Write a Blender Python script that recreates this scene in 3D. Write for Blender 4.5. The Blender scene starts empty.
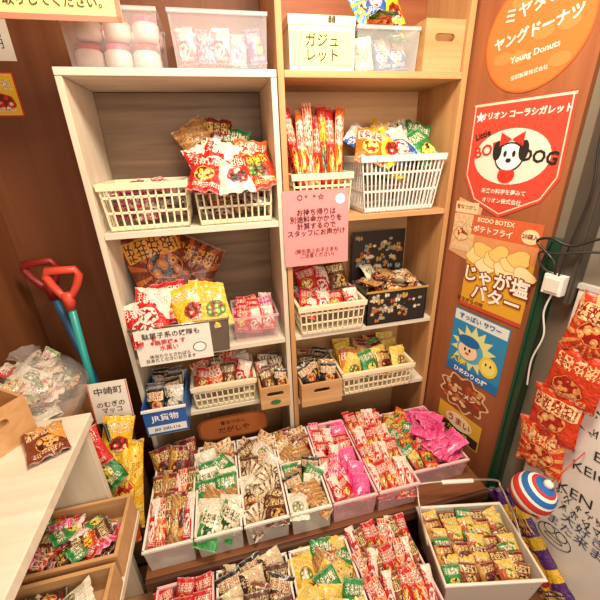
import bpy, math, random
from mathutils import Matrix, Vector, Euler
rnd=random.Random(7)
sc=bpy.context.scene
try: sc.view_settings.view_transform='Standard'
except Exception: pass
def lin(h):
    if isinstance(h,tuple): return h
    h=h.lstrip('#'); o=[]
    for i in (0,2,4):
        c=int(h[i:i+2],16)/255
        o.append(c/12.92 if c<=.04045 else ((c+.055)/1.055)**2.4)
    return tuple(o)
# ---------------------------------------------------------------- materials
MATS={}
def newmat(n):
    m=bpy.data.materials.new(n);m.use_nodes=True;MATS[n]=m
    return m,m.node_tree.nodes,m.node_tree.links,m.node_tree.nodes['Principled BSDF']
def attrmat(n,rough,coat=0,bump=0,alpha=1,spec=.5,metal=0):
    m,N,L,b=newmat(n)
    a=N.new('ShaderNodeAttribute');a.attribute_name='Col'
    L.new(a.outputs['Color'],b.inputs['Base Color'])
    b.inputs['Roughness'].default_value=rough;b.inputs['Coat Weight'].default_value=coat
    b.inputs['Specular IOR Level'].default_value=spec;b.inputs['Metallic'].default_value=metal
    b.inputs['Alpha'].default_value=alpha
    if bump:
        t=N.new('ShaderNodeTexNoise');t.inputs['Scale'].default_value=70;t.inputs['Detail'].default_value=3
        tc=N.new('ShaderNodeTexCoord');L.new(tc.outputs['Object'],t.inputs['Vector'])
        bp=N.new('ShaderNodeBump');bp.inputs['Strength'].default_value=bump;bp.inputs['Distance'].default_value=.01
        L.new(t.outputs['Fac'],bp.inputs['Height']);L.new(bp.outputs['Normal'],b.inputs['Normal'])
attrmat('matte',.75,spec=.3)
attrmat('plastic',.4,.1)
attrmat('clear',.1,.3,alpha=.16)
attrmat('frost',.25,.2,alpha=.34)
attrmat('film',.08,.6,.8,alpha=.2)
attrmat('metal',.28,metal=.9)
def printmat(n,rough,coat,bump):
    """printed wrapper: UV driven artwork; colours come from per-corner attributes"""
    m,N,L,b=newmat(n)
    def val(x,i):
        if isinstance(x,(int,float)): i.default_value=x
        else: L.new(x,i)
    def mt(op,a,b_=0.,c=0.):
        q=N.new('ShaderNodeMath');q.operation=op;val(a,q.inputs[0]);val(b_,q.inputs[1]);val(c,q.inputs[2]);return q.outputs[0]
    def AND(*x):
        r=x[0]
        for y in x[1:]: r=mt('MULTIPLY',r,y)
        return r
    def lt(a,b_): return mt('LESS_THAN',a,b_)
    def gt(a,b_): return mt('GREATER_THAN',a,b_)
    def comb(x,y,z):
        q=N.new('ShaderNodeCombineXYZ');val(x,q.inputs[0]);val(y,q.inputs[1]);val(z,q.inputs[2]);return q.outputs[0]
    def col(nm):
        a=N.new('ShaderNodeAttribute');a.attribute_name=nm;return a.outputs['Color']
    def mix(f,a,b_):
        q=N.new('ShaderNodeMixRGB');L.new(f,q.inputs['Fac']);L.new(a,q.inputs['Color1']);L.new(b_,q.inputs['Color2']);return q.outputs[0]
    A,B,C,H=col('Col'),col('ColB'),col('ColC'),col('ColD')
    uvn=N.new('ShaderNodeUVMap');uvn.uv_map='UV';s=N.new('ShaderNodeSeparateXYZ');L.new(uvn.outputs[0],s.inputs[0]);u,v=s.outputs[0],s.outputs[1]
    pn=N.new('ShaderNodeUVMap');pn.uv_map='P';s2=N.new('ShaderNodeSeparateXYZ');L.new(pn.outputs[0],s2.inputs[0]);K,S=s2.outputs[0],s2.outputs[1]
    nz=N.new('ShaderNodeTexNoise');nz.inputs['Scale'].default_value=1;nz.inputs['Detail'].default_value=1
    L.new(comb(mt('MULTIPLY',u,4.),mt('MULTIPLY',v,4.),mt('MULTIPLY',S,3.7)),nz.inputs['Vector']);nn=mt('SUBTRACT',nz.outputs['Fac'],.5)
    kk=lambda i: mt('COMPARE',K,float(i),.4)
    fr=lambda x: mt('FRACT',x)
    c=A
    c=mix(AND(kk(1),gt(mt('ADD',mt('MULTIPLY_ADD',u,.7,v),mt('MULTIPLY',nn,.5)),1.0)),c,B)
    c=mix(AND(kk(2),lt(fr(mt('MULTIPLY_ADD',v,6.,mt('MULTIPLY',u,2.))),.35)),c,H)
    c=mix(AND(kk(4),lt(fr(mt('MULTIPLY',v,4.)),.4)),c,B)
    ang=mt('ARCTAN2',mt('SUBTRACT',v,.4),mt('SUBTRACT',u,.5))
    c=mix(AND(kk(3),gt(mt('SINE',mt('MULTIPLY',ang,14.)),.4)),c,B)
    cx=mt('MULTIPLY_ADD',mt('SINE',mt('MULTIPLY',S,5.3)),.12,.5);cy=mt('MULTIPLY_ADD',mt('SINE',mt('MULTIPLY',S,2.9)),.07,.38)
    du=mt('DIVIDE',mt('SUBTRACT',u,cx),.29);dv=mt('DIVIDE',mt('SUBTRACT',v,cy),.19)
    e=mt('ADD',mt('ADD',mt('MULTIPLY',du,du),mt('MULTIPLY',dv,dv)),mt('MULTIPLY',nn,1.3))
    c=mix(lt(e,1.15),c,C);c=mix(lt(e,1.),c,B)
    vo=N.new('ShaderNodeTexVoronoi');vo.inputs['Scale'].default_value=1
    L.new(comb(mt('MULTIPLY',u,7.),mt('MULTIPLY',v,8.),S),vo.inputs['Vector'])
    c=mix(AND(lt(e,.8),lt(vo.outputs['Distance'],.36)),c,H)
    c=mix(AND(lt(e,.85),lt(vo.outputs['Distance'],.2)),c,A)
    c=mix(AND(lt(e,.85),gt(vo.outputs['Distance'],.58)),c,C)
    ve=N.new('ShaderNodeTexVoronoi');ve.feature='DISTANCE_TO_EDGE';ve.inputs['Scale'].default_value=1;ve.inputs['Randomness'].default_value=.75
    L.new(comb(mt('MULTIPLY',u,13.),mt('MULTIPLY',v,15.),mt('MULTIPLY',S,1.3)),ve.inputs['Vector'])
    cell=AND(gt(fr(mt('MULTIPLY',u,4.6)),.1),lt(fr(mt('MULTIPLY',u,4.6)),.93))
    band=AND(lt(mt('ABSOLUTE',mt('SUBTRACT',v,.74)),.12),lt(mt('ABSOLUTE',mt('SUBTRACT',u,.5)),.42))
    bandbg=AND(lt(mt('ABSOLUTE',mt('ADD',mt('SUBTRACT',v,.74),mt('MULTIPLY',nn,.1))),.14),lt(mt('ABSOLUTE',mt('SUBTRACT',u,.5)),.46))
    odd=gt(mt('SINE',mt('MULTIPLY',S,11.)),.45)
    c=mix(AND(bandbg,odd),c,H)
    inkv=mix(odd,H,C)
    c=mix(AND(band,cell,lt(ve.outputs['Distance'],.2),mt('SUBTRACT',1.,odd)),c,C)
    c=mix(AND(band,cell,lt(ve.outputs['Distance'],.12)),c,inkv)
    row=AND(lt(mt('ABSOLUTE',mt('SUBTRACT',v,.14)),.045),lt(mt('ABSOLUTE',mt('SUBTRACT',u,.5)),.36),lt(fr(mt('MULTIPLY',v,30.)),.55),gt(fr(mt('ADD',mt('MULTIPLY',u,17.),mt('MULTIPLY',nn,5.))),.35))
    c=mix(row,c,inkv)
    crimp=gt(mt('ABSOLUTE',mt('SUBTRACT',v,.5)),.465)
    q=N.new('ShaderNodeMixRGB');q.blend_type='MIX';L.new(mt('MULTIPLY',crimp,.3),q.inputs['Fac']);L.new(c,q.inputs['Color1']);q.inputs['Color2'].default_value=(.75,.68,.58,1)
    L.new(q.outputs[0],b.inputs['Base Color'])
    b.inputs['Roughness'].default_value=rough;b.inputs['Coat Weight'].default_value=coat;b.inputs['Coat Roughness'].default_value=.12
    if bump:
        tc=N.new('ShaderNodeTexCoord');t=N.new('ShaderNodeTexNoise');t.inputs['Scale'].default_value=48;t.inputs['Detail'].default_value=3;t.inputs['Distortion'].default_value=1.4;L.new(tc.outputs['Object'],t.inputs['Vector'])
        bp=N.new('ShaderNodeBump');bp.inputs['Strength'].default_value=bump;bp.inputs['Distance'].default_value=.008;L.new(t.outputs['Fac'],bp.inputs['Height']);L.new(bp.outputs['Normal'],b.inputs['Normal'])
printmat('pack',.26,.35,1.)
printmat('paperprint',.6,0,0)
def wood(n,c1,c2,grain='x',sc_=1.,rough=.55,c3=None):
    m,N,L,b=newmat(n)
    tc=N.new('ShaderNodeTexCoord');mp=N.new('ShaderNodeMapping')
    s=[26*sc_]*3;s['xyz'.index(grain)]=1.6*sc_
    mp.inputs['Scale'].default_value=s
    L.new(tc.outputs['Object'],mp.inputs['Vector'])
    t=N.new('ShaderNodeTexNoise');t.inputs['Scale'].default_value=1.;t.inputs['Detail'].default_value=6;t.inputs['Distortion'].default_value=.8
    L.new(mp.outputs['Vector'],t.inputs['Vector'])
    r=N.new('ShaderNodeValToRGB');r.color_ramp.elements[0].position=.3;r.color_ramp.elements[1].position=.7
    r.color_ramp.elements[0].color=(*lin(c1),1);r.color_ramp.elements[1].color=(*lin(c2),1)
    L.new(t.outputs['Fac'],r.inputs['Fac'])
    t2=N.new('ShaderNodeTexNoise');t2.inputs['Scale'].default_value=3.5;t2.inputs['Detail'].default_value=2
    L.new(tc.outputs['Object'],t2.inputs['Vector'])
    mx=N.new('ShaderNodeMixRGB');mx.blend_type='MULTIPLY';mx.inputs['Fac'].default_value=.25
    L.new(r.outputs['Color'],mx.inputs['Color1']);L.new(t2.outputs['Fac'],mx.inputs['Color2'])
    L.new(mx.outputs['Color'],b.inputs['Base Color']);b.inputs['Roughness'].default_value=rough
    bp=N.new('ShaderNodeBump');bp.inputs['Strength'].default_value=.12;L.new(t.outputs['Fac'],bp.inputs['Height']);L.new(bp.outputs['Normal'],b.inputs['Normal'])
wood('wood_white','e9dcc6','faf1df')
wood('wood_whitez','e6d6bd','f8eedb','z')
wood('wood_tan','d29d69','e9b985')
wood('wood_tanz','cb935f','e2ae78','z')
wood('wood_orange','e2ad74','f3c592')
wood('wood_walnut','6f5643','a08367','x')
wood('wood_brown','7a4527','98603a')
wood('wood_red','9a5230','b46a40','x')
wood('wood_box','cf9a62','e6b886')
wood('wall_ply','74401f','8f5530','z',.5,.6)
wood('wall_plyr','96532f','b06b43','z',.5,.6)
wood('wood_trim','4a2b1c','6a4029')
wood('floor_wood','6b452d','8a5c3e','y')
def plain(n,c,rough=.8,metal=0):
    m,N,L,b=newmat(n)
    tc=N.new('ShaderNodeTexCoord');t=N.new('ShaderNodeTexNoise');t.inputs['Scale'].default_value=12;t.inputs['Detail'].default_value=4
    L.new(tc.outputs['Object'],t.inputs['Vector'])
    r=N.new('ShaderNodeValToRGB');c0=lin(c)
    r.color_ramp.elements[0].color=(*[x*.88 for x in c0],1);r.color_ramp.elements[1].color=(*[min(1,x*1.08) for x in c0],1)
    L.new(t.outputs['Fac'],r.inputs['Fac']);L.new(r.outputs['Color'],b.inputs['Base Color'])
    b.inputs['Roughness'].default_value=rough;b.inputs['Metallic'].default_value=metal
plain('plaster','efe0c8');plain('greywall','857a6b');plain('whiteboard','f6f3ee',.35);plain('greenpaint','1d4a33',.4);plain('steel_dark','554e46',.45,.3)
# ---------------------------------------------------------------- mesh builder
class MB:
    def __init__(s): s.v=[];s.f=[];s.c=[];s.m=[];s.sm=[];s.x=[]
    def add(s,vs,fs,cols,mat,smooth=False,ext=None):
        o=len(s.v);s.v+=[tuple(p) for p in vs]
        for k,f in enumerate(fs):
            s.f.append(tuple(i+o for i in f));s.c.append(cols[k] if isinstance(cols,list) else cols);s.m.append(mat);s.sm.append(smooth)
            s.x.append(ext[k] if ext else None)
    def box(s,x0,x1,y0,y1,z0,z1,col='ffffff',mat='plastic',M=None):
        vs=[Vector((x,y,z)) for x in (x0,x1) for y in (y0,y1) for z in (z0,z1)]
        if M: vs=[M@v for v in vs]
        s.add(vs,[(0,1,3,2),(4,6,7,5),(0,4,5,1),(2,3,7,6),(0,2,6,4),(1,5,7,3)],lin(col),mat)
    def poly(s,pts,z,col,M,mat='matte'):
        s.add([M@Vector((p[0],p[1],z)) for p in pts],[tuple(range(len(pts)))],lin(col),mat)
    def rect(s,x0,x1,y0,y1,z,col,M,mat='matte'): s.poly([(x0,y0),(x1,y0),(x1,y1),(x0,y1)],z,col,M,mat)
    def art(s,x0,x1,y0,y1,z,d,M,pts=None):
        P=pts or [(0,0),(1,0),(1,1),(0,1)]
        s.add([M@Vector((x0+(x1-x0)*p[0],y0+(y1-y0)*p[1],z)) for p in P],[tuple(range(len(P)))],d['c'][0],'paperprint',False,[(P,d)])
    def ell(s,cx,cy,rx,ry,z,col,M,n=24,a0=0,mat='matte'):
        s.poly([(cx+rx*math.cos(a0+i*2*math.pi/n),cy+ry*math.sin(a0+i*2*math.pi/n)) for i in range(n)],z,col,M,mat)
    def star(s,cx,cy,r1,r2,n,z,col,M):
        s.poly([(cx+(r1 if i%2 else r2)*math.cos(i*math.pi/n+math.pi/2),cy+(r1 if i%2 else r2)*math.sin(i*math.pi/n+math.pi/2)) for i in range(2*n)],z,col,M)
    def stroke(s,pts,w,z,col,M):
        for a,b in zip(pts[:-1],pts[1:]):
            d=Vector((b[0]-a[0],b[1]-a[1]));
            if d.length<1e-6: continue
            d.normalize();n=Vector((-d.y,d.x))*w/2;e=d*w*.3
            s.poly([(a[0]-n.x-e.x,a[1]-n.y-e.y),(b[0]-n.x+e.x,b[1]-n.y+e.y),(b[0]+n.x+e.x,b[1]+n.y+e.y),(a[0]+n.x-e.x,a[1]+n.y-e.y)],z,col,M)
    def tube(s,pts,r,col,mat='plastic',closed=False,seg=8):
        P=[Vector(p) for p in pts];n=len(P);vs=[]
        for i,p in enumerate(P):
            if closed: t=(P[(i+1)%n]-P[i-1])
            else: t=P[min(i+1,n-1)]-P[max(i-1,0)]
            t.normalize()
            if i==0: a=t.orthogonal().normalized()
            else: a=(a-t*a.dot(t)).normalized()
            b=t.cross(a)
            rr=r[i] if isinstance(r,list) else r
            for k in range(seg):
                an=2*math.pi*k/seg;vs.append(p+a*math.cos(an)*rr+b*math.sin(an)*rr)
        fs=[]
        for i in range(n if closed else n-1):
            j=(i+1)%n
            for k in range(seg):
                k2=(k+1)%seg;fs.append((i*seg+k,i*seg+k2,j*seg+k2,j*seg+k))
        if not closed: fs+= [tuple(range(seg))[::-1],tuple((n-1)*seg+k for k in range(seg))]
        s.add(vs,fs,lin(col),mat,True)
    def curve(s,pts,r,col,mat='plastic',n=8):
        P=[Vector(p) for p in pts];out=[]
        Q=[P[0]]+P+[P[-1]]
        for i in range(1,len(Q)-2):
            for k in range(n):
                t=k/n;a,b,c,d=Q[i-1:i+3]
                out.append(.5*((2*b)+(c-a)*t+(2*a-5*b+4*c-d)*t*t+(3*b-a-3*c+d)*t**3))
        out.append(P[-1]);s.tube(out,r,col,mat)
    def lathe(s,prof,M,cols,mat='plastic',seg=20):
        vs=[];fs=[];cs=[]
        for r_,z in prof:
            for k in range(seg):
                a=2*math.pi*k/seg;vs.append(M@Vector((r_*math.cos(a),r_*math.sin(a),z)))
        for i in range(len(prof)-1):
            for k in range(seg):
                k2=(k+1)%seg;fs.append((i*seg+k,i*seg+k2,(i+1)*seg+k2,(i+1)*seg+k));cs.append(lin(cols(i,k) if callable(cols) else cols))
        s.add(vs,fs,cs,mat,True)
    def text(s,body,size,M,x,y,z,col,bold=0.,align='CENTER',mat='matte',spacing=1,rot=0):
        cu=bpy.data.curves.new('t','FONT');cu.body=body;cu.size=size;cu.align_x=align;cu.align_y='CENTER';cu.resolution_u=2;cu.offset=bold
        cu.space_line=spacing
        ob=bpy.data.objects.new('t',cu);sc.collection.objects.link(ob)
        dg=bpy.context.evaluated_depsgraph_get();me=bpy.data.meshes.new_from_object(ob.evaluated_get(dg))
        T=M@Matrix.Translation((x,y,z))@Matrix.Rotation(rot,4,'Z')
        s.add([T@v.co for v in me.vertices],[tuple(p.vertices) for p in me.polygons],lin(col),mat)
        bpy.data.objects.remove(ob);bpy.data.curves.remove(cu);bpy.data.meshes.remove(me)
    def taper(s,i0,cx,cy,z0,z1,k):
        for i in range(i0,len(s.v)):
            x,y,z=s.v[i];t=1-(1-k)*max(0,min(1,(z1-z)/(z1-z0)));s.v[i]=(cx+(x-cx)*t,cy+(y-cy)*t,z)
    def build(s,name,parent=None,bevel=0):
        xs=[p[0] for p in s.v];ys=[p[1] for p in s.v];zs=[p[2] for p in s.v]
        O=Vector(((min(xs)+max(xs))/2,(min(ys)+max(ys))/2,min(zs)))
        me=bpy.data.meshes.new(name);me.from_pydata([(p[0]-O.x,p[1]-O.y,p[2]-O.z) for p in s.v],[],s.f)
        ml=sorted(set(s.m))
        for m in ml: me.materials.append(MATS[m])
        me.polygons.foreach_set('material_index',[ml.index(m) for m in s.m]);me.polygons.foreach_set('use_smooth',s.sm)
        ex=any(e is not None for e in s.x)
        bufs=[[],[],[],[]];uv=[];pp=[]
        for f,c,e in zip(s.f,s.c,s.x):
            n=len(f)
            if e is None:
                bufs[0]+=[c[0],c[1],c[2],1.]*n
                if ex:
                    for q in (1,2,3): bufs[q]+=[0,0,0,1]*n
                    uv+=[0,0]*n;pp+=[0,0]*n
            else:
                for q in range(4):
                    k=e[1]['c'][q];bufs[q]+=[k[0],k[1],k[2],1.]*n
                for a in e[0]: uv+=[a[0],a[1]]
                pp+=[float(e[1]['k']),float(e[1]['s'])]*n
        for q,nm in enumerate(('Col','ColB','ColC','ColD')):
            if q==0 or ex: me.color_attributes.new(nm,'FLOAT_COLOR','CORNER').data.foreach_set('color',bufs[q])
        if ex:
            me.uv_layers.new(name='UV').data.foreach_set('uv',uv);me.uv_layers.new(name='P').data.foreach_set('uv',pp)
        me.update()
        ob=bpy.data.objects.new(name,me);sc.collection.objects.link(ob);ob.location=O
        if bevel:
            b=ob.modifiers.new('bevel','BEVEL');b.width=bevel;b.segments=2;b.limit_method='ANGLE'
        if parent: ob.parent=parent;ob.matrix_parent_inverse=Matrix.Translation(-parent.location);
        return ob
def PM(o,x,y):
    x=Vector(x).normalized();y=Vector(y).normalized();z=x.cross(y)
    return Matrix(((x.x,y.x,z.x,o[0]),(x.y,y.y,z.y,o[1]),(x.z,y.z,z.z,o[2]),(0,0,0,1)))
def FR(x,y,z,tilt=0,yaw=0): # panel facing the room
    return Matrix.Translation((x,y,z))@Matrix.Rotation(yaw,4,'Z')@Matrix.Rotation(math.pi/2-tilt,4,'X')
# ---------------------------------------------------------------- packaging
def design(base,acc,ink,kind=0,seed=0,hi='f8ead0'):
    return dict(c=(lin(base),lin(acc),lin(ink),lin(hi)),k=kind,s=seed)
def pack(mb,M,w,h,t,f,nx=7,ny=9,mat='pack'):
    vs=[];fs=[];ex=[]
    amp=t*.09
    for side in (1,-1):
        o=len(vs)
        ph=rnd.uniform(0,6)
        for j in range(ny+1):
            V=j/ny*2-1
            for i in range(nx+1):
                U=i/nx*2-1
                z=t/2*max(0,1-abs(U)**2.6)**.6*max(0,1-abs(V)**3.2)**.7
                if abs(V)>.9: z=t*.03
                z+=rnd.uniform(-1,1)*amp+math.sin(U*7+ph)*amp*abs(V)
                if abs(V)>.75: z+=math.sin(U*9+ph)*amp*1.5*side
                sx=1-.06*(1-abs(V)**2)
                vs.append(M@Vector((U*w/2*sx,V*h/2*(1-.015*(i%2)*(abs(V)==1)),side*z)))
        for j in range(ny):
            for i in range(nx):
                q=(o+j*(nx+1)+i,o+j*(nx+1)+i+1,o+(j+1)*(nx+1)+i+1,o+(j+1)*(nx+1)+i)
                uvq=[(i/nx,j/ny),((i+1)/nx,j/ny),((i+1)/nx,(j+1)/ny),(i/nx,(j+1)/ny)]
                if side==1: fs.append(q);ex.append((uvq,f))
                else: fs.append(q[::-1]);ex.append(([(1-a,b_) for a,b_ in uvq[::-1]],f))
    mb.add(vs,fs,f['c'][0],mat,True,ex)
def PK(x,y,z,th=0,yaw=0,roll=0):
    return Matrix.Translation((x,y,z))@Matrix.Rotation(yaw,4,'Z')@Matrix.Rotation(th,4,'X')@Matrix.Rotation(roll,4,'Z')
def shingle(mb,x0,x1,y0,y1,z,cols,rows,w,h,t,ds,th=.75,jit=.15,res=(7,9),bycol=False,nt=0,zr=0):
    for j in range(rows):
        y=y1-(j+.5)*(y1-y0)/rows
        for i in range(cols):
            x=x0+(i+.5)*(x1-x0)/cols
            d=ds[i%len(ds)] if bycol else (ds[(j*len(ds))//rows] if nt==0 else rnd.choice(ds))
            pack(mb,PK(x+rnd.uniform(-.008,.008),y+rnd.uniform(-.006,.006),z+rnd.uniform(-.009,.009)+zr*j/rows,th+rnd.uniform(-jit,jit)*1.3,rnd.uniform(-jit,jit)*1.3,rnd.uniform(-jit,jit)*1.3),w,h,t,d,*res)
def pile(mb,x0,x1,y0,y1,z0,z1,n,w,h,t,ds,tilt=.5,res=(7,9),yaw=3.1):
    for k in range(n):
        zz=z0+(z1-z0)*k/max(1,n-1)
        m=.45*min(w,h)
        pack(mb,PK(rnd.uniform(x0+m,x1-m),rnd.uniform(y0+m,y1-m),zz,rnd.uniform(-.1,tilt),rnd.uniform(-yaw,yaw),rnd.uniform(-.2,.2)),w,h,t,rnd.choice(ds),*res)
# colour presets
D=dict(
 red=design('cc1f22','f6c43a','7a1010',0,1), redw=design('d0201f','f8e6d8','a51414',1,2,'fbf2e6'), orange=design('ec7018','f8d54a','a8221a',0,3),
 yellow=design('f3c322','d82a24','6b220f',0,4), yellow2=design('ecc83c','3b9b46','a51e18',2,5,'f7dc80'), green=design('258a40','f0d83a','0e3c1c',0,6),
 greenw=design('2f9a48','f4f0d8','0f5020',1,7), pink=design('f08aa6','fbe0e0','c8285a',1,8), pinkh=design('e2327a','f79abf','a81650',3,9),
 brown=design('5e3018','d8a040','241008',0,10,'e8cf9a'), black=design('251c1a','c9933a','a8241c',0,11,'e0d0a8'), white=design('efe4d2','c8302a','333333',1,12),
 beige=design('dcc294','b85e28','5f3318',3,13,'f0dcb0'), blue=design('2560ae','f2f0e8','c82c28',1,14), sky=design('55a6d8','f3d83c','204890',3,15),
 gold=design('bd8430','7f1a14','44200c',1,16,'e8c87c'), kraft=design('a87442','e6cc96','4f2711',2,17,'d0a060'), purple=design('5f3486','efc83c','2a1640',0,18),
 cola=design('dd4622','f8cfa0','9f1812',3,19), mix=design('cc3822','35914a','6a1410',0,20,'efd040'), choc=design('e8dcc0','6a3a20','3a1c10',3,21,'d8b888'), snow=design('ece4d0','a8b08a','7a7256',0,22,'faf6ea'),
 ramen=design('8a4526','e8b868','3a160a',0,23,'f0d08a'),ramen2=design('b8542a','f0c850','3c7a34',1,24,'f4e0a8'))
# ---------------------------------------------------------------- containers
def basket(x0,x1,y0,y1,z0,h,col='fdf0cc',name='plastic_basket',slot=.024,k=.93):
    mb=MB();z1=z0+h;w=.006
    mb.box(x0-.004,x1+.004,y0-.006,y0+.008,z1-.022,z1,col);mb.box(x0-.004,x1+.004,y1-.008,y1+.004,z1-.022,z1,col)
    mb.box(x0-.004,x0+.008,y0,y1,z1-.022,z1,col);mb.box(x1-.008,x1+.004,y0,y1,z1-.022,z1,col)
    mb.box(x0,x1,y0,y1,z0,z0+.006,col)
    for zz in (0,.36,.68):
        q=z0+h*zz;a=.016 if zz==0 else .008
        mb.box(x0,x1,y0,y0+.004,q,q+a,col);mb.box(x0,x1,y1-.004,y1,q,q+a,col);mb.box(x0,x0+.004,y0,y1,q,q+a,col);mb.box(x1-.004,x1,y0,y1,q,q+a,col)
    n=max(3,round((x1-x0)/slot))
    for i in range(n+1):
        x=x0+(x1-x0-w)*i/n;mb.box(x,x+w,y0,y0+.004,z0,z1,col);mb.box(x,x+w,y1-.004,y1,z0,z1,col)
    n=max(3,round((y1-y0)/slot))
    for i in range(n+1):
        y=y0+(y1-y0-w)*i/n;mb.box(x0,x0+.004,y,y+w,z0,z1,col);mb.box(x1-.004,x1,y,y+w,z0,z1,col)
    mb.taper(0,(x0+x1)/2,(y0+y1)/2,z0,z1,k)
    return mb.build(name,bevel=.0012)
def bin_(x0,x1,y0,y1,z0,h,name='clear_plastic_bin',mat='frost',col='f6f0e8',k=.94,rim=.007,M=None):
    mb=MB();z1=z0+h;t=.003
    mb.box(x0,x1,y0,y0+t,z0,z1,col,mat);mb.box(x0,x1,y1-t,y1,z0,z1,col,mat);mb.box(x0,x0+t,y0+t,y1-t,z0,z1,col,mat);mb.box(x1-t,x1,y0+t,y1-t,z0,z1,col,mat)
    mb.box(x0+t,x1-t,y0+t,y1-t,z0,z0+t,col,mat)
    mb.taper(0,(x0+x1)/2,(y0+y1)/2,z0,z1,k)
    r=rim;c2=col;rm='plastic' if mat=='frost' else 'frost'
    mb.box(x0-.002,x1+.002,y0-.004,y0+r-.002,z1-.009,z1+.001,c2,rm);mb.box(x0-.002,x1+.002,y1-r+.002,y1+.004,z1-.009,z1+.001,c2,rm)
    mb.box(x0-.002,x0+r-.002,y0,y1,z1-.009,z1+.001,c2,rm);mb.box(x1-r+.002,x1+.002,y0,y1,z1-.009,z1+.001,c2,rm)
    return mb.build(name,bevel=.001)
def wood_box(x0,x1,y0,y1,z0,h,name='wooden_box',M=None,mat='wood_box'):
    mb=MB();t=.008;z1=z0+h
    mb.box(x0,x1,y1-t,y1,z0,z1,mat=mat);mb.box(x0,x0+t,y0+t,y1-t,z0,z1,mat=mat);mb.box(x1-t,x1,y0+t,y1-t,z0,z1,mat=mat);mb.box(x0+t,x1-t,y0+t,y1-t,z0,z0+t,mat=mat)
    cx=(x0+x1)/2;cz=z0+h*.66;hw=min(.026,(x1-x0)*.2);hr=.011
    angs=[i*2*math.pi/36 for i in range(36)]
    for X_ in (x0,x1):
        for Z_ in (z0,z1): angs.append(math.atan2(Z_-cz,X_-cx)%(2*math.pi))
    angs=sorted(set(angs));O=[];I=[]
    for a in angs:
        c,s=math.cos(a),math.sin(a)
        k=min(((x1-cx) if c>0 else (cx-x0))/max(1e-9,abs(c)),((z1-cz) if s>0 else (cz-z0))/max(1e-9,abs(s)))
        O.append((cx+c*k,cz+s*k))
        kk=hr/max(1e-9,abs(s)) if abs(s)>1e-6 else 9
        if abs(c*kk)>hw:
            s2=1 if c>0 else -1; bq=-2*c*s2*hw; cq=hw*hw-hr*hr
            kk=(-bq+math.sqrt(max(0,bq*bq-4*cq)))/2
        I.append((cx+c*kk,cz+s*kk))
    n=len(angs);vs=[]
    for yy in (y0,y0+t):
        vs+=[(p[0],yy,p[1]) for p in O];vs+=[(p[0],yy,p[1]) for p in I]
    fs=[]
    for i in range(n):
        j=(i+1)%n
        fs+=[(i,j,n+j,n+i),(2*n+i,3*n+i,3*n+j,2*n+j),(i,2*n+i,2*n+j,j),(n+i,n+j,3*n+j,3*n+i)]
    mb.add(vs,fs,lin('ffffff'),mat)
    if M: mb.v=[tuple(M@Vector(p)) for p in mb.v]
    return mb.build(name)
def child(mb,par,name='packs'): return mb.build(name,par)
# ================================================================ ROOM
def boxobj(name,x0,x1,y0,y1,z0,z1,mat,bevel=0):
    mb=MB();mb.box(x0,x1,y0,y1,z0,z1,mat=mat);return mb.build(name,bevel=bevel)
boxobj('floor',-1.04,1.5,-2.6,.34,-.05,0,'floor_wood')
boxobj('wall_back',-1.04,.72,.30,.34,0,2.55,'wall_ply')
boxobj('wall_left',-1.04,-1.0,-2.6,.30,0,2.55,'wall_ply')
boxobj('ceiling',-1.04,1.5,-2.6,.34,2.55,2.6,'plaster')
T=Vector((math.sin(.22),-math.cos(.22),0));P0=Vector((.678,0,0))
def WM(s=0,z=0,off=0):
    p=P0+T*s;M=PM((p.x,p.y,z),T,(0,0,1));return M@Matrix.Translation((0,0,off))
W0=WM()
def wallbox(name,s0,s1,z0,z1,o0,o1,mat):
    mb=MB();mb.box(s0,s1,z0,z1,o0,o1,mat=mat,M=W0);return mb.build(name)
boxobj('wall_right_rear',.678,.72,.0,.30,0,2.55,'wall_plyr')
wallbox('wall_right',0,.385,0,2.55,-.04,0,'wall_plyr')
wallbox('wall_right_front',.385,2.3,0,2.55,-.06,-.02,'greywall')
mb=MB();mb.box(.388,.425,0,1.30,-.02,.012,mat='greenpaint',M=W0);mb.box(.388,.398,0,1.3,.012,.02,mat='greenpaint',M=W0);mb.build('green_post')
mb=MB();mb.box(.43,.49,1.12,2.55,-.02,.02,mat='steel_dark',M=W0);mb.box(.48,.486,1.12,2.55,.02,.026,mat='steel_dark',M=W0);mb.build('steel_door_frame')
# ================================================================ SHELVES
mb=MB();t=.018
mb.box(-.61,-.592,0,.28,0,1.779,mat='wood_whitez');mb.box(-.018,0,0,.28,0,1.779,mat='wood_whitez')
for z in (1.8,1.345,.87,.585): mb.box(-.61 if z==1.8 else -.591,0 if z==1.8 else -.019,-.001 if z==1.8 else .002,.28 if z==1.8 else .271,z-.02,z,mat='wood_white')
mb.box(-.591,-.019,.272,.279,.87,1.778,mat='wood_walnut');mb.box(-.591,-.019,.272,.279,0,.868,mat='wood_tan')
mb.build('bookshelf',bevel=.0015)
mb=MB()
mb.box(.004,.024,0,.28,0,2.35,mat='wood_tanz');mb.box(.647,.667,0,.28,0,2.35,mat='wood_tanz')
for z in (2.33,1.8,1.345): mb.box(.025,.646,.002,.271,z-.02,z,mat='wood_tan')
for z in (.87,.54): mb.box(.025,.646,.002,.271,z-.02,z,mat='wood_white')
mb.box(.025,.646,.272,.279,1.345,1.8,mat='wood_orange');mb.box(.025,.646,.272,.279,.0,1.344,mat='wood_tan');mb.box(.025,.646,.272,.279,1.801,2.3,mat='wood_red')
mb.build('bookshelf',bevel=.0015)
mb=MB();mb.box(-.605,.70,-.43,-.004,.262,.29,mat='wood_brown');mb.box(-.605,.70,-.445,-.431,.245,.289,mat='wood_trim')
for x in (-.60,.02,.62): mb.box(x,x+.03,-.42,-.02,0,.262,mat='wood_trim')
mb.build('display_bench',bevel=.002)
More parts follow.
